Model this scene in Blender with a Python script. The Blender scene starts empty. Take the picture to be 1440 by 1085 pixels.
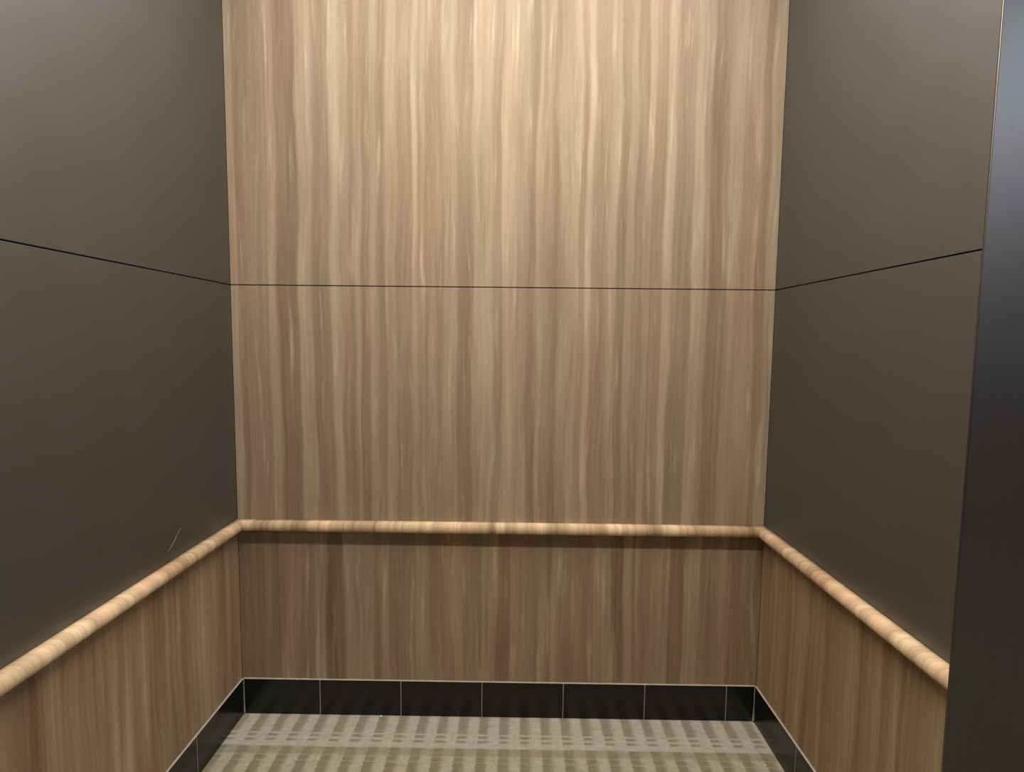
import bpy, bmesh, math, random
from mathutils import Matrix, Vector
random.seed(4)
S = bpy.context.scene
C = S.collection
W = 1.9331           # cab width
YF = -1.40           # where the cab's side walls end (front return)
ZS = 1.602           # horizontal joint between upper and lower panels
ZR, RH, RP = 0.7500, 0.0365, 0.038   # rail top, height, projection
ZB = 0.1373          # top of tile base
TILE = 0.3048
PT = 0.018           # panel thickness
PTG = .001           # air gap behind the panels
GAP = 0.0034
CEIL = 2.85

# ------------------------------------------------------------------ materials
def newmat(name):
    m = bpy.data.materials.new(name); m.use_nodes = True
    nt = m.node_tree
    return m, nt, nt.nodes['Principled BSDF']

def lin(r, g, b):
    f = lambda c: (c/255/12.92) if c/255 <= .04045 else ((c/255+.055)/1.055)**2.4
    return (f(r), f(g), f(b), 1)

class N:
    """tiny node-graph helper"""
    def __init__(s, nt): s.nt = nt
    def _in(s, sock, v):
        if isinstance(v, bpy.types.NodeSocket): s.nt.links.new(v, sock)
        elif v is not None: sock.default_value = v
    def math(s, op, a, b=None, c=None, clamp=False):
        n = s.nt.nodes.new('ShaderNodeMath'); n.operation = op; n.use_clamp = clamp
        s._in(n.inputs[0], a); s._in(n.inputs[1], b)
        if c is not None: s._in(n.inputs[2], c)
        return n.outputs[0]
    def pos(s):
        t = s.nt.nodes.new('ShaderNodeTexCoord')
        x = s.nt.nodes.new('ShaderNodeSeparateXYZ'); s.nt.links.new(t.outputs['Object'], x.inputs[0])
        return x.outputs
    def vec(s, x, y, z):
        n = s.nt.nodes.new('ShaderNodeCombineXYZ')
        s._in(n.inputs[0], x); s._in(n.inputs[1], y); s._in(n.inputs[2], z); return n.outputs[0]
    def noise(s, v, scale=1, detail=2, rough=.5, dist=0):
        n = s.nt.nodes.new('ShaderNodeTexNoise'); s._in(n.inputs['Vector'], v)
        n.inputs['Scale'].default_value = scale; n.inputs['Detail'].default_value = detail
        n.inputs['Roughness'].default_value = rough; n.inputs['Distortion'].default_value = dist
        return n.outputs[0]
    def ramp(s, f, stops, interp='LINEAR'):
        n = s.nt.nodes.new('ShaderNodeValToRGB'); s._in(n.inputs[0], f)
        cr = n.color_ramp; cr.interpolation = interp
        while len(cr.elements) < len(stops): cr.elements.new(.5)
        for e, (p, c) in zip(cr.elements, stops):
            e.position = p; e.color = c if len(c) == 4 else (*c, 1)
        return n.outputs[0]
    def curve(s, f, pts):
        n = s.nt.nodes.new('ShaderNodeFloatCurve'); s._in(n.inputs['Value'], f)
        cu = n.mapping.curves[0]
        n.mapping.use_clip = True
        cu.points[0].location = pts[0]; cu.points[1].location = pts[-1]
        for p in pts[1:-1]: cu.points.new(*p)
        for p in cu.points: p.handle_type = 'AUTO_CLAMPED'
        n.mapping.update()
        return n.outputs[0]
    def mix(s, f, a, b, typ='MIX'):
        n = s.nt.nodes.new('ShaderNodeMix'); n.data_type = 'RGBA'; n.blend_type = typ
        s._in(n.inputs[0], f); s._in(n.inputs[6], a); s._in(n.inputs[7], b); return n.outputs[2]
    def bump(s, h, strength, dist, target):
        n = s.nt.nodes.new('ShaderNodeBump'); n.inputs['Strength'].default_value = strength
        n.inputs['Distance'].default_value = dist; s._in(n.inputs['Height'], h)
        s.nt.links.new(n.outputs[0], target)

# streak values across the back wall: (pixel column in the strip, value)
def prof(strip1, strip2, sc, o1, o2, x0, x1, X0, X1):
    out = []
    for strip, o in ((strip1, o1), (strip2, o2)):
        for a, b, v in strip:
            e = min(6, (b-a)*.25)
            for z in ((a+e), (b-e)) if b-a > 14 else ((a+b)/2,):
                px = o + z/sc
                out.append((X0 + (px-x0)/(x1-x0)*(X1-X0), v))
    return sorted(out)
UP = prof([(100,132,.6),(140,172,.28),(178,200,.40),(205,290,.42),(296,326,.56),(350,432,.22),(442,512,.62),(520,600,.36),(610,652,.68),
 (660,698,.50),(702,722,.38),(730,756,.60),(760,800,.36),(808,834,.6),(850,876,.38),(886,934,.62),(942,1014,.42),(1020,1045,.72),
 (1050,1060,.5),(1064,1074,.58),(1080,1164,.5),(1172,1234,.62),(1246,1312,.38),(1322,1402,.70)],
 [(0,30,.48),(36,96,.74),(100,148,.6),(152,190,.38),(196,212,.64),(218,270,.48),(280,296,.38),(320,362,.6),(384,404,.74),(410,436,.48),
 (442,464,.84),(472,542,.48),(550,592,.66),(600,640,.38),(642,674,.6),(682,726,.42),(732,758,.64),(766,822,.46),(830,866,.8),(874,962,.44),
 (970,1014,.72),(1020,1042,.56),(1050,1106,.32),(1112,1140,.42),(1146,1192,.62),(1200,1290,.54),(1298,1330,.36),(1340,1382,.6)],
 3.6, 300, 700, 330, 1085, .0084, 1.9291)
LO = prof([(0,30,.12),(36,176,.24),(186,212,.38),(218,262,.22),(272,324,.48),(334,430,.33),(436,500,.5),(512,604,.18),(614,752,.62),
 (762,800,.38),(808,840,.62),(850,900,.34),(908,992,.48),(1000,1062,.62),(1070,1204,.45),(1212,1252,.62),(1262,1360,.47),(1370,1438,.64)],
 [(0,60,.28),(72,164,.52),(172,232,.44),(240,280,.6),(284,294,.34),(302,334,.66),(342,424,.45),(432,514,.38),(522,614,.62),(622,682,.28),
 (690,732,.66),(736,744,.4),(748,776,.64),(782,852,.5),(862,924,.62),(932,1010,.32),(1018,1102,.68),(1112,1202,.46),(1208,1252,.6),
 (1258,1322,.32),(1330,1400,.38),(1408,1438,.26)], 3.89, 330, 700, 343, 1068, .0131, 1.9319)

WD = lin(114, 93, 73); WM = lin(149, 128, 105); WL = lin(188, 170, 144)
def wood(name, axis, profile=None, seed=0.0, gain=1.0, con=.58, flame=1.0, tint=(1, 1, 1)):
    m, nt, b = newmat(name); n = N(nt); P = n.pos()
    u, z = P[axis], P[2]
    u0 = n.math('ADD', u, seed*7.31)
    # slow sideways wander of the grain
    w1 = n.math('SUBTRACT', n.noise(n.vec(n.math('MULTIPLY', u0, 7), seed, n.math('MULTIPLY', z, 1.6)), 1, 2), .5)
    w2 = n.math('SUBTRACT', n.noise(n.vec(n.math('MULTIPLY', u0, 30), seed+5, n.math('MULTIPLY', z, 5)), 1, 1), .5)
    uw = n.math('ADD', n.math('ADD', u0, n.math('MULTIPLY', w1, .042)), n.math('MULTIPLY', w2, .006))
    if profile:
        ux = n.math('ADD', n.math('SUBTRACT', uw, seed*7.31), .0)
        f = n.math('DIVIDE', ux, W/2)
        def half(lo):
            pts = [((x - lo*W/2)/(W/2), v) for x, v in profile]
            ins = [p for p in pts if 0.004 < p[0] < .996]
            return [(0, ins[0][1])] + ins + [(1, ins[-1][1])]
        a = n.curve(n.math('MINIMUM', n.math('MAXIMUM', f, 0), 1), half(0))
        c = n.curve(n.math('MINIMUM', n.math('MAXIMUM', n.math('SUBTRACT', f, 1), 0), 1), half(1))
        base = n.math('ADD', n.math('MULTIPLY', a, n.math('LESS_THAN', f, 1)), n.math('MULTIPLY', c, n.math('GREATER_THAN', f, 1)))
    else:
        b1 = n.noise(n.vec(n.math('MULTIPLY', uw, 17), seed, n.math('MULTIPLY', z, .35)), 1, 2, .6)
        base = n.math('ADD', n.math('MULTIPLY', n.math('SUBTRACT', b1, .5), 1.5), .42)
    # streaks that come and go along their length
    am = n.noise(n.vec(n.math('MULTIPLY', uw, 22), seed+2, n.math('MULTIPLY', z, 2.0)), 1, 2, .5)
    md = n.math('SUBTRACT', n.noise(n.vec(n.math('MULTIPLY', uw, 75), seed+9, n.math('MULTIPLY', z, 1.7)), 1, 2, .6), .5)
    fn = n.math('SUBTRACT', n.noise(n.vec(n.math('MULTIPLY', uw, 330), seed+3, n.math('MULTIPLY', z, 3.2)), 1, 2, .6), .5)
    vf = n.math('SUBTRACT', n.noise(n.vec(n.math('MULTIPLY', uw, 900), seed+4, n.math('MULTIPLY', z, 40)), 1, 1, .6), .5)
    v = n.math('ADD', n.math('MULTIPLY', n.math('SUBTRACT', base, .48), n.math('ADD', n.math('MULTIPLY', am, 2.0), .15)), .48)
    v = n.math('ADD', v, n.math('MULTIPLY', md, .55))
    v = n.math('ADD', v, n.math('MULTIPLY', fn, .5))
    v = n.math('ADD', v, n.math('MULTIPLY', vf, .3))
    v = n.math('ADD', v, n.math('MULTIPLY', n.math('SUBTRACT', am, .5), .25))
    # short bright flames that taper at both ends
    fl = n.noise(n.vec(n.math('MULTIPLY', uw, 44), seed+12, n.math('MULTIPLY', z, 2.6)), 1, 3, .62)
    v = n.math('ADD', v, n.math('MULTIPLY', n.math('MAXIMUM', n.math('SUBTRACT', fl, .57), 0), 3.0*flame))
    sh = n.noise(n.vec(n.math('MULTIPLY', uw, 15), seed+14, n.math('MULTIPLY', z, 1.5)), 1, 2, .5)
    v = n.math('ADD', v, n.math('MULTIPLY', n.math('SUBTRACT', sh, .5), .6))
    # slanted cross figure, only in patches
    wv = nt.nodes.new('ShaderNodeTexWave'); wv.wave_type = 'BANDS'; wv.bands_direction = 'Z'
    wv.inputs['Scale'].default_value = 1; wv.inputs['Distortion'].default_value = 7; wv.inputs['Detail'].default_value = 2
    wv.inputs['Detail Scale'].default_value = 1.4
    nt.links.new(n.vec(n.math('MULTIPLY', u0, 16), seed, n.math('ADD', n.math('MULTIPLY', z, 14), n.math('MULTIPLY', u0, 45))), wv.inputs['Vector'])
    mask = n.math('MULTIPLY', n.math('SUBTRACT', n.noise(n.vec(n.math('MULTIPLY', u0, 17), seed+8, n.math('MULTIPLY', z, 1.8)), 1, 2), .56), 5, clamp=True)
    v = n.math('ADD', v, n.math('MULTIPLY', n.math('MULTIPLY', n.math('SUBTRACT', wv.outputs['Fac'], .5), mask), .20))
    v = n.math('ADD', n.math('MULTIPLY', n.math('SUBTRACT', v, .48), con), .48)
    col = n.ramp(v, [(.10, WD), (.46, WM), (.95, WL)])
    # hue drift between rosy and olive
    hn = n.noise(n.vec(n.math('MULTIPLY', uw, 9), seed+6, n.math('MULTIPLY', z, .9)), 1, 2, .6)
    hue = n.ramp(hn, [(.34, (1.04, .975, .975)), (.5, (1, 1, 1)), (.66, (.955, 1.01, .975))])
    col = n.mix(1.0, col, hue, 'MULTIPLY')
    col = n.mix(1.0, col, (gain*tint[0], gain*tint[1], gain*tint[2], 1), 'MULTIPLY')
    nt.links.new(col, b.inputs['Base Color'])
    b.inputs['Roughness'].default_value = .68
    b.inputs['Specular IOR Level'].default_value = .2
    n.bump(fn, .12, .0006, b.inputs['Normal'])
    return m

M = {}
M['wood_up'] = wood('walnut_laminate_upper', 0, UP, .0, 1, .64)
M['wood_mid'] = wood('walnut_laminate_middle', 0, UP, .0, 1, .64)
M['wood_low'] = wood('walnut_laminate_lower', 0, LO, .21, 1, .66)
M['wood_left'] = wood('walnut_laminate_left', 1, None, 1.7, 1, .66, .5, (1, .945, .83))
M['wood_right'] = wood('walnut_laminate_right', 1, None, 3.1, 1, .66, .5, (1, .945, .83))
M['rail_back'] = wood('walnut_rail_back', 0, None, 4.4, 2.1, .75, .0, (1, .97, .89))
M['rail_side'] = wood('walnut_rail_side', 1, None, 5.9, 2.1, .7, .0, (1, .97, .89))

def grey(name, seed):
    m, nt, b = newmat(name); n = N(nt); P = n.pos()
    v = n.vec(P[0], P[1], P[2])
    a = n.noise(v, 2.2, 3, .55); c = n.noise(v, 300, 2, .5)
    k = n.math('ADD', n.math('MULTIPLY', n.math('SUBTRACT', a, .5), .10), n.math('MULTIPLY', n.math('SUBTRACT', c, .5), .08))
    k = n.math('ADD', k, 1.0)
    if seed:     # an old faint rub mark
        dy = n.math('DIVIDE', n.math('ADD', P[1], .441), .011); dz = n.math('DIVIDE', n.math('SUBTRACT', P[2], 1.48), .035)
        q = n.math('SUBTRACT', 1, n.math('ADD', n.math('MULTIPLY', dy, dy), n.math('MULTIPLY', dz, dz)), clamp=True)
        k = n.math('ADD', k, n.math('MULTIPLY', q, .14))
    cc = nt.nodes.new('ShaderNodeCombineColor')
    base = lin(44, 44, 35)
    for i in range(3): nt.links.new(n.math('MULTIPLY', k, base[i]), cc.inputs[i])
    nt.links.new(cc.outputs[0], b.inputs['Base Color'])
    sm = n.noise(n.vec(n.math('ADD', P[0], seed), P[1], P[2]), 7, 3, .6)   # faint handling smears change the sheen
    nt.links.new(n.math('ADD', n.math('MULTIPLY', sm, .14), .43), b.inputs['Roughness'])
    b.inputs['Specular IOR Level'].default_value = 1.0; b.inputs['IOR'].default_value = 1.72
    n.bump(c, .08, .0004, b.inputs['Normal'])
    return m
M['grey_l'] = grey('taupe_laminate_left', 0.0); M['grey_r'] = grey('taupe_laminate_right', 3.3)

def plain(name, col, rough, spec=.5, metal=0, nscale=0, namt=.0, bump=0):
    m, nt, b = newmat(name); n = N(nt); P = n.pos()
    b.inputs['Roughness'].default_value = rough; b.inputs['Metallic'].default_value = metal
    b.inputs['Specular IOR Level'].default_value = spec
    if nscale:
        t = n.noise(n.vec(P[0], P[1], P[2]), nscale, 3, .6)
        d = tuple(c*(1-namt) for c in col[:3])+(1,); l = tuple(min(1, c*(1+namt)) for c in col[:3])+(1,)
        nt.links.new(n.ramp(t, [(.3, d), (.7, l)]), b.inputs['Base Color'])
        if bump: n.bump(t, bump, .001, b.inputs['Normal'])
    else: b.inputs['Base Color'].default_value = col
    return m
M['tile'] = plain('black_polished_tile', lin(20, 22, 19), .22, .4, 0, 60, .25)
M['grout'] = plain('pale_grout', lin(150, 144, 134), .8, .3, 0, 150, .2)
M['caulk'] = plain('pale_caulk', lin(176, 160, 140), .6, .4, 0, 40, .15)
M['shell'] = plain('dark_backing', lin(58, 44, 32), .8, .2, 0, 20, .1)
M['ceil'] = plain('ceiling_paint', lin(205, 200, 192), .7, .3, 0, 30, .03)
M['lobby'] = plain('lobby_paint', lin(112, 98, 78), .8, .3, 0, 10, .05)
M['crumb'] = plain('white_crumb', lin(235, 225, 205), .8, .3, 0, 300, .1)
M['scr'] = plain('scratched_laminate', lin(150, 140, 120), .7, .3, 0, 200, .3)
M['fixture'] = plain('white_fixture', lin(220, 220, 215), .4, .5, 0, 50, .02)

# brushed steel
m, nt, b = newmat('brushed_steel'); n = N(nt); P = n.pos()
br = n.noise(n.vec(n.math('MULTIPLY', P[0], 700), n.math('MULTIPLY', P[1], 700), n.math('MULTIPLY', P[2], 4)), 1, 2, .6)
nt.links.new(n.ramp(br, [(.3, lin(118, 107, 98)), (.7, lin(122, 111, 102))]), b.inputs['Base Color'])
b.inputs['Metallic'].default_value = 1; b.inputs['Roughness'].default_value = .42
n.bump(br, .02, .0002, b.inputs['Normal'])
M['steel'] = m

# carpet: wide stripes, and one pale cross band with two rows of dashes
m, nt, b = newmat('striped_carpet'); n = N(nt); P = n.pos()
x, y = P[0], P[1]
fz = n.noise(n.vec(x, y, 0), 420, 2, .7); blot = n.noise(n.vec(x, y, 3), 38, 3, .65)
rowx = n.noise(n.vec(n.math('MULTIPLY', x, 14), n.math('MULTIPLY', y, 170), 1), 1, 2, .6)
colx = n.noise(n.vec(n.math('MULTIPLY', x, 230), n.math('MULTIPLY', y, 12), 2), 1, 2, .6)
jx = n.math('MULTIPLY', n.math('SUBTRACT', n.noise(n.vec(x, y, 7), 90, 2), .5), .009)
ph = n.math('FRACT', n.math('ADD', n.math('DIVIDE', n.math('SUBTRACT', n.math('ADD', x, jx), .0885), .0752), 20.5))   # .5 = dark centre
stripe = n.ramp(ph, [(0, (0, 0, 0)), (.23, (0, 0, 0)), (.30, (.95, .95, .95)), (.50, (1, 1, 1)), (.66, (.85, .85, .85)), (.76, (.3, .3, .3)), (.88, (0, 0, 0)), (1, (0, 0, 0))])
sv = n.math('MULTIPLY', stripe, 1.0)
yy = n.math('ADD', n.math('MULTIPLY', y, -1), n.math('MULTIPLY', jx, .25))      # distance from the back wall
def band(a, c, s=.002):
    lo = n.math('MULTIPLY', n.math('SUBTRACT', yy, a-s/2), 1/s, clamp=True)
    hi = n.math('MULTIPLY', n.math('SUBTRACT', c+s/2, yy), 1/s, clamp=True)
    return n.math('MULTIPLY', lo, hi)
cross = n.math('ADD', n.math('ADD', band(.100, .108), band(.122, .132)), band(.144, .170, .003), clamp=True)
cross2 = n.math('ADD', band(.206, .211), band(.232, .236), clamp=True)
keep = n.math('SUBTRACT', 1, n.math('MULTIPLY', cross, .88), clamp=True)
keep = n.math('MULTIPLY', keep, n.math('SUBTRACT', 1, n.math('MULTIPLY', cross2, .45)))
dk = n.math('MULTIPLY', sv, keep, clamp=True)
near = n.math('MULTIPLY', n.math('SUBTRACT', yy, .169), 400, clamp=True)
light = n.mix(near, lin(181, 174, 160), lin(173, 166, 145)); dark = n.mix(near, lin(144, 136, 118), lin(135, 125, 102))
col = n.mix(dk, light, dark)
tan = n.math('MULTIPLY', band(.169, .205, .012), .55)
col = n.mix(tan, col, lin(142, 132, 106))
hz = n.ramp(n.noise(n.vec(x, y, 5), 9, 2, .5), [(.4, (.985, .985, 1.0)), (.62, (1.01, 1.0, .90))])
col = n.mix(1.0, col, hz, 'MULTIPLY')
k = n.math('ADD', n.math('MULTIPLY', n.math('SUBTRACT', fz, .5), .9), 1)
k = n.math('ADD', k, n.math('MULTIPLY', n.math('SUBTRACT', blot, .5), .6))
k = n.math('ADD', k, n.math('MULTIPLY', n.math('SUBTRACT', rowx, .5), .45))
k = n.math('ADD', k, n.math('MULTIPLY', n.math('SUBTRACT', colx, .5), .28))
kk = n.vec(k, k, k)
col = n.mix(1.0, col, kk, 'MULTIPLY')
nt.links.new(col, b.inputs['Base Color']); b.inputs['Roughness'].default_value = .95
b.inputs['Specular IOR Level'].default_value = .1
n.bump(n.math('ADD', fz, rowx), .6, .002, b.inputs['Normal'])
M['carpet'] = m

# ------------------------------------------------------------------ geometry helpers
def box(bm, x0, x1, y0, y1, z0, z1, mi=0, bev=0):
    r = bmesh.ops.create_cube(bm, size=1)
    for v in r['verts']:
        v.co = Vector(((x0+x1)/2+v.co.x*(x1-x0), (y0+y1)/2+v.co.y*(y1-y0), (z0+z1)/2+v.co.z*(z1-z0)))
    fs = {f for v in r['verts'] for f in v.link_faces}
    for f in fs: f.material_index = mi
    if bev:
        es = list({e for f in fs for e in f.edges})
        q = bmesh.ops.bevel(bm, geom=es, offset=bev, segments=2, affect='EDGES', profile=.6)
        for f in q['faces']: f.material_index = mi

def obj(name, bm, mats, parent=None, smooth=False):
    me = bpy.data.meshes.new(name); bmesh.ops.recalc_face_normals(bm, faces=bm.faces[:]); bm.to_mesh(me); bm.free()
    for q in (mats if isinstance(mats, (list, tuple)) else [mats]): me.materials.append(q)
    if smooth:
        for p in me.polygons: p.use_smooth = True
    o = bpy.data.objects.new(name, me); C.objects.link(o)
    if parent: o.parent = parent
    return o
def tag(o, label, cat, group=None):
    o['label'] = label; o['category'] = cat
    if group: o['group'] = group
    return o
def struct(o): o['kind'] = 'structure'; return o
def boxobj(name, dims, mat, bev=0, parent=None):
    bm = bmesh.new(); box(bm, *dims, bev=bev); return obj(name, bm, mat, parent)

# ------------------------------------------------------------------ room shell
T = .06
struct(boxobj('floor', (-1.6, W+3.6, -4.6, PT+T, -.05, 0), M['carpet']))
struct(boxobj('wall_back', (-PT-T-PTG, W+PT+T+PTG, PT+PTG, PT+T, 0, CEIL), M['shell']))
struct(boxobj('wall_left', (-PT-T, -PT-PTG, YF, PT, 0, CEIL), M['shell']))
struct(boxobj('wall_right', (W+PT+PTG, W+PT+T, YF, PT, 0, CEIL), M['shell']))
struct(boxobj('ceiling', (-1.6, W+3.6, -4.6, PT+T, CEIL, CEIL+.05), M['ceil']))
# lobby behind the camera
bm = bmesh.new()
JX = 1.4925; JL = .36
box(bm, -1.6, JL-.10, YF-.16, YF-.06, 0, CEIL)
box(bm, W+.02, W+3.6, YF-.16, YF-.06, 0, CEIL)
box(bm, JL-.10, W+.02, YF-.16, YF-.06, 2.62, CEIL)
struct(obj('wall_front', bm, M['lobby']))
struct(boxobj('wall_lobby', (-1.6, W+3.6, -4.6, -4.54, 0, CEIL), M['lobby']))
struct(boxobj('wall_lobby_left', (-1.66, -1.6, -4.6, YF-.06, 0, CEIL), M['lobby']))
struct(boxobj('wall_lobby_right', (W+3.6, W+3.66, -4.6, YF-.06, 0, CEIL), M['lobby']))

# ------------------------------------------------------------------ wall panels
e = .0005
def panel(dims, mat, label, group=None):
    o = boxobj('laminate_panel', dims, mat, bev=.0009)
    return tag(o, label, 'wall panel', group)
panel((e, W-e, 0, PT, ZS+GAP/2, CEIL-.01), M['wood_up'], 'tall upper walnut-look laminate panel on the back wall, above the thin horizontal joint')
panel((e, W-e, 0, PT, ZR-.016, ZS-GAP/2), M['wood_mid'], 'middle walnut-look laminate panel on the back wall, between the horizontal joint and the rail')
panel((e, W-e, 0, PT, 0.001, ZR-.0195), M['wood_low'], 'low walnut-look laminate panel on the back wall, between the rail and the black tiles')
pl = panel((-PT, 0, YF+.004, -e, ZR-.016, ZS-GAP/2), M['grey_l'], 'lower dark taupe panel on the left wall, just above the rail, with a pale scratch')
panel((-PT, 0, YF+.004, -e, ZS+GAP/2, CEIL-.01), M['grey_l'], 'upper dark taupe panel on the left wall, above the slanting joint line')
panel((-PT, 0, YF+.004, -e, 0.001, ZR-.0195), M['wood_left'], 'low walnut-look laminate panel on the left wall, under the rail')
pr = panel((W, W+PT, YF+.004, -e, ZR-.016, ZS-GAP/2), M['grey_r'], 'lower dark taupe panel on the right wall, just above the rail, beside the steel jamb')
panel((W, W+PT, YF+.004, -e, ZS+GAP/2, CEIL-.01), M['grey_r'], 'upper dark taupe panel on the right wall, above the joint, beside the bluish steel')
panel((W, W+PT, YF+.004, -e, 0.001, ZR-.0195), M['wood_right'], 'low walnut-look laminate panel on the right wall, under the rail')

# the scratch: fine raised slivers on the left panel
bm = bmesh.new()
pts = [(-.3392, .8331), (-.3425, .8290), (-.3504, .8245), (-.3600, .8160), (-.3652, .8114), (-.3763, .8001), (-.392, .7905), (-.4043, .7826)]
wd = [.0004, .0012, .0007, .0006, .0019, .0013, .0006, .0003]
prev = None
for (yy_, zz_), w_ in zip(pts, wd):
    q = [bm.verts.new((.0003, yy_-w_*.5, zz_+w_)), bm.verts.new((.0003, yy_+w_*.5, zz_-w_)), bm.verts.new((-.0002, yy_+w_*.5, zz_-w_)), bm.verts.new((-.0002, yy_-w_*.5, zz_+w_))]
    if prev:
        for i in range(4): bm.faces.new((prev[i], prev[(i+1) % 4], q[(i+1) % 4], q[i]))
    else: bm.faces.new(q)
    prev = q
bm.faces.new(prev[::-1])
s = obj('scratch', bm, M['scr'], pl); s['label'] = 'pale hairline scratch'
bm = bmesh.new(); bmesh.ops.create_icosphere(bm, subdivisions=2, radius=.0017)
for v in bm.verts: v.co = Vector((W+v.co.x*.25, -.1324+v.co.y, .8075+v.co.z))
s = obj('chip_mark', bm, M['scr'], pr); s['label'] = 'tiny pale chip'

# ------------------------------------------------------------------ rails
prof_pts = []
prof_pts.append((0, ZR)); 
r = RH/2
nseg = 14
for i in range(nseg+1):
    a = math.pi/2 - math.pi*i/nseg
    prof_pts.append((RP-r*.95+r*.95*math.cos(a), ZR-r+r*math.sin(a)))
prof_pts.append((0, ZR-RH))
def rail(kind):
    bm = bmesh.new(); A = []; B = []
    g = .0004
    for p, z in prof_pts:
        if kind == 'back': a, b_ = (p+g+.0003, -p-.0003, z), (W-p-g-.0003, -p-.0003, z)
        elif kind == 'left': a, b_ = (p+.0003, YF+.006, z), (p+.0003, -p-g-.0003, z)
        else: a, b_ = (W-p-.0003, YF+.006, z), (W-p-.0003, -p-g-.0003, z)
        A.append(bm.verts.new(a)); B.append(bm.verts.new(b_))
    k = len(A)
    for i in range(k): 
        f = bm.faces.new((A[i], A[(i+1) % k], B[(i+1) % k], B[i]))
        f.smooth = True
    bm.faces.new(A); bm.faces.new(B[::-1])
    o = obj('bumper_rail', bm, M['rail_back'] if kind == 'back' else M['rail_side'])
    return o
tag(rail('back'), 'round-nosed tan wooden bumper rail running straight across the back wall', 'rail', 'bumper rails')
tag(rail('left'), 'round-nosed tan wooden bumper rail slanting down along the left wall', 'rail', 'bumper rails')
tag(rail('right'), 'round-nosed tan wooden bumper rail along the right wall, ending at the steel jamb', 'rail', 'bumper rails')

# ------------------------------------------------------------------ black tile base
def base(side):
    gt = .0030; root_bm = bmesh.new(); tiles = bmesh.new(); ck = bmesh.new()
    d, dt = .0076, .0080
    if side == 'back':
        box(root_bm, .0005, W-.0005, -d, -.0003, .0005, ZB-.0015)
        xs = [-.009+TILE*0]; j = [.0085, .2958]
        while j[-1]+TILE < W-.01: j.append(j[-1]+TILE)
        j.append(W-.0085)
        for a, b_ in zip(j[:-1], j[1:]):
            box(tiles, a+gt/2, b_-gt/2, -dt, -d+.0014, .001, ZB-.0004, 0, .0008)
        prof = [(-.0003, ZB+.0008), (-.0003, ZB-.0016), (-.0078, ZB-.0012), (-.0070, ZB+.0001)]
        A = [ck.verts.new((.0075, y_, z_)) for y_, z_ in prof]; B = [ck.verts.new((W-.0075, y_, z_)) for y_, z_ in prof]
    else:
        sx = (lambda q: q) if side == 'left' else (lambda q: W-q)
        box(root_bm, *sorted((sx(.0003), sx(d))), YF+.006, -.0085, .0005, ZB-.0015)
        j = [-.0085, -.3105]
        while j[-1]-TILE > YF+.02: j.append(j[-1]-TILE)
        j.append(YF+.006)
        for a, b_ in zip(j[:-1], j[1:]):
            box(tiles, *sorted((sx(d-.0014), sx(dt))), b_+gt/2, a-gt/2, .001, ZB-.0004, 0, .0008)
        prof = [(.0003, ZB+.0008), (.0003, ZB-.0016), (.0078, ZB-.0012), (.0070, ZB+.0001)]
        A = [ck.verts.new((sx(x_), YF+.006, z_)) for x_, z_ in prof]; B = [ck.verts.new((sx(x_), -.0078, z_)) for x_, z_ in prof]
    for i in range(4): ck.faces.new((A[i], A[(i+1) % 4], B[(i+1) % 4], B[i]))
    ck.faces.new(A); ck.faces.new(B[::-1])
    o = struct(obj('baseboard_'+side, root_bm, M['grout']))
    o['label'] = 'pale grout bed'
    t = obj('tile_facing', tiles, M['tile'], o); t['label'] = 'glossy black base tiles'
    c = obj('caulk_line', ck, M['caulk'], o); c['label'] = 'thin pale caulk line'
    return o
for s_ in ('back', 'left', 'right'): base(s_)
# uneven caulk blobs running up the two inner corners of the tile base
for nm, cx_, z1, rr in (('left', .0095, ZB-.002, .0017), ('right', W-.0095, .055, .0028)):
    bm = bmesh.new(); rings = []
    for i in range(13):
        t = i/12; z_ = .0008 + t*(z1-.0008)
        r_ = rr*(1.0 + 1.1*math.exp(-t*9)) * (1-.75*t**2) * (1+.18*random.uniform(-1, 1))
        rings.append([bm.verts.new((cx_+r_*math.cos(a), -.0095+r_*math.sin(a), z_)) for a in [math.tau*q/8 for q in range(8)]])
    for p_, q_ in zip(rings[:-1], rings[1:]):
        for i in range(8): bm.faces.new((p_[i], p_[(i+1) % 8], q_[(i+1) % 8], q_[i]))
    bm.faces.new(rings[0][::-1]); bm.faces.new(rings[-1])
    o = obj('corner_caulk', bm, M['caulk'], bpy.data.objects['baseboard_back'], smooth=True)
    o['label'] = 'bead of pale caulk in the corner'

# ------------------------------------------------------------------ crumbs on the carpet
for (cx_, cy_, r_, lab) in ((.527, -.0155, .0040, 'tiny white crumb on the carpet against the back tiles, left of centre'),
                        (1.872, -.2268, .0032, 'tiny white crumb on the carpet near the right-hand black tiles')):
    bm = bmesh.new(); bmesh.ops.create_icosphere(bm, subdivisions=2, radius=r_)
    for v in bm.verts:
        v.co *= 1+.25*math.sin(v.co.x*1900+v.co.y*2700+v.co.z*900)
        v.co = Vector((cx_+v.co.x, cy_+v.co.y, max(0.0002, r_*.7+v.co.z*.8)))
    tag(obj('crumb', bm, M['crumb'], smooth=True), lab, 'crumb', 'crumbs on the carpet')

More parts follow.
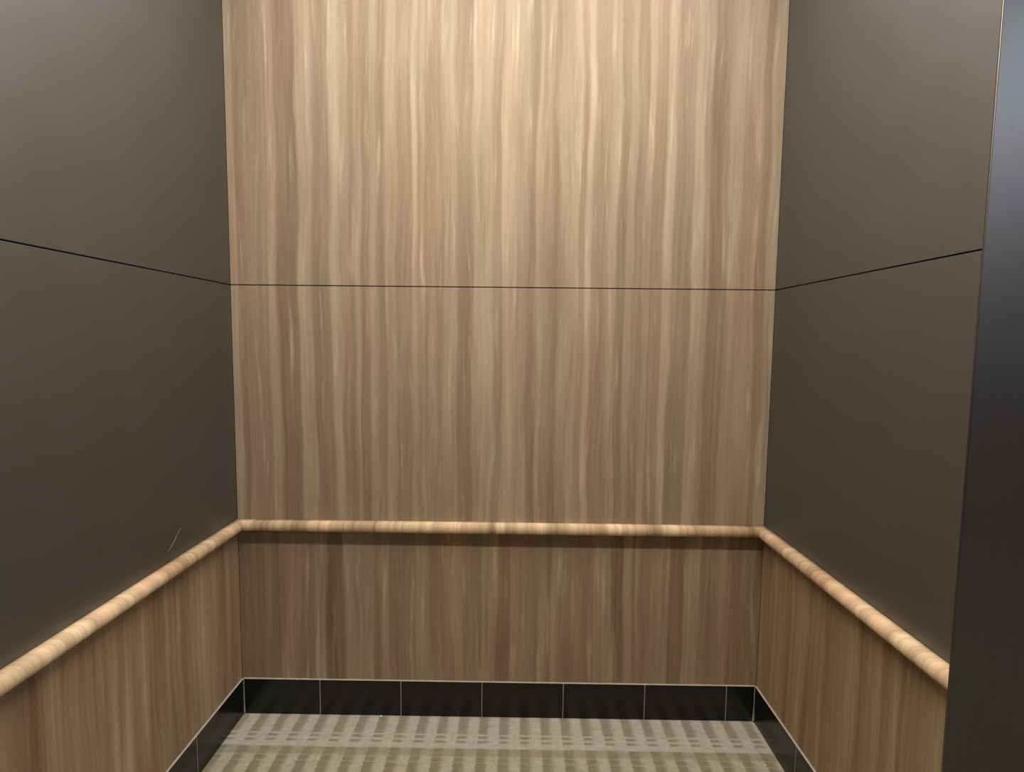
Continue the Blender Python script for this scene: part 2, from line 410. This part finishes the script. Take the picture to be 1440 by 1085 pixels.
# ------------------------------------------------------------------ steel jambs and header of the doorway
def jamb(x0, x1, inner):
    bm = bmesh.new(); R_ = .0007
    y0, y1 = YF-.0025, YF
    # rounded-corner slab profile in plan
    pts = []
    sgn = 1 if inner == 'left' else -1          # which side faces the opening
    xi = x0 if inner == 'left' else x1; xo = x1 if inner == 'left' else x0
    for i in range(7):
        a = math.pi/2*i/6
        pts.append((xi+sgn*(R_-R_*math.cos(a)), y0+R_-R_*math.sin(a)))
    pts += [(xo, y0), (xo, y1)]
    pts.append((xi, y1))
    A = [bm.verts.new((a, b_, .001)) for a, b_ in pts]; B = [bm.verts.new((a, b_, 2.55)) for a, b_ in pts]
    k = len(A)
    for i in range(k):
        f = bm.faces.new((A[i], A[(i+1) % k], B[(i+1) % k], B[i])); f.smooth = i < 6
    bm.faces.new(A); bm.faces.new(B[::-1])
    return obj('door_jamb', bm, M['steel'])
jamb_o = tag(jamb(JX, W+.02, 'left'), 'brushed steel door jamb at the right edge, bluish at the top and dark below', 'door jamb')

# ------------------------------------------------------------------ lights
def area(name, loc, sx, sy, power, col, rot=(0, 0, 0), spread=180):
    l = bpy.data.lights.new(name, 'AREA'); l.shape = 'RECTANGLE'; l.size = sx; l.size_y = sy
    l.energy = power; l.color = col; l.spread = math.radians(spread)
    o = bpy.data.objects.new(name, l); C.objects.link(o); o.location = loc; o.rotation_euler = rot
    return o
def fixture(x0, x1, y0, y1, lab):
    bm = bmesh.new()
    fr = .02; z0, z1 = CEIL-.012, CEIL-.0005
    box(bm, x0-fr, x1+fr, y0-fr, y0, z0, z1); box(bm, x0-fr, x1+fr, y1, y1+fr, z0, z1)
    box(bm, x0-fr, x0, y0, y1, z0, z1); box(bm, x1, x1+fr, y0, y1, z0, z1)
    tag(obj('ceiling_light', bm, M['fixture']), lab, 'ceiling light')
LY, LZ = -1.20, CEIL-.005
fixture(.2, W-.2, LY-.06, LY+.06, 'slim ceiling light over the cab, the one nearest the doorway')
area('cab_downlight', (W/2, LY, LZ), W-.4, .12, 43, (1, .935, .82))
fixture(.09, W-.09, -.95, -.09, 'large unseen light panel added over the back of the cab to brighten the upper walls')
area('cab_fill_light', (W/2, -.52, LZ), W-.18, .86, 24, (1, .965, 1))  # broad fill added to brighten the upper walls; its panel frame is added too
fixture(3.1, 4.3, -4.15, -3.65, 'cool white ceiling light in the lobby')
area('lobby_light', (3.7, -3.9, CEIL-.004), 1.2, .5, 80, (.56, .73, 1))

w = bpy.data.worlds.new('World'); S.world = w; w.use_nodes = True
w.node_tree.nodes['Background'].inputs[0].default_value = (.5, .55, .6, 1)
w.node_tree.nodes['Background'].inputs[1].default_value = .05

# ------------------------------------------------------------------ camera
f, pi_, ro, ya = 773.62, .0815, .01059, .00784
def ray(u0, v0):
    c, s = math.cos(ro), math.sin(ro); u = c*u0+s*v0; v = -s*u0+c*v0
    d = (u/f, 1, -v/f)
    c, s = math.cos(pi_), math.sin(pi_); y = c*d[1]+s*d[2]; z = -s*d[1]+c*d[2]
    c, s = math.cos(ya), math.sin(ya); return Vector((c*d[0]-s*y, s*d[0]+c*y, z))
F = ray(0, 0).normalized(); R = (ray(f, 0)-ray(0, 0)).normalized(); U = -(ray(0, f)-ray(0, 0)).normalized()
cam = bpy.data.cameras.new('camera'); cam.sensor_width = 36; cam.lens = f/1440*36; cam.clip_start = .02
co = bpy.data.objects.new('camera', cam); C.objects.link(co)
mt = Matrix((R, U, -F)).transposed().to_4x4(); mt.translation = Vector((1.02147, -1.97169, 1.41309)); co.matrix_world = mt
S.camera = co
S.view_settings.view_transform = 'Standard'; S.view_settings.look = 'None'; S.view_settings.gamma = 1
S.view_settings.exposure = 0; S.view_settings.use_curve_mapping = False
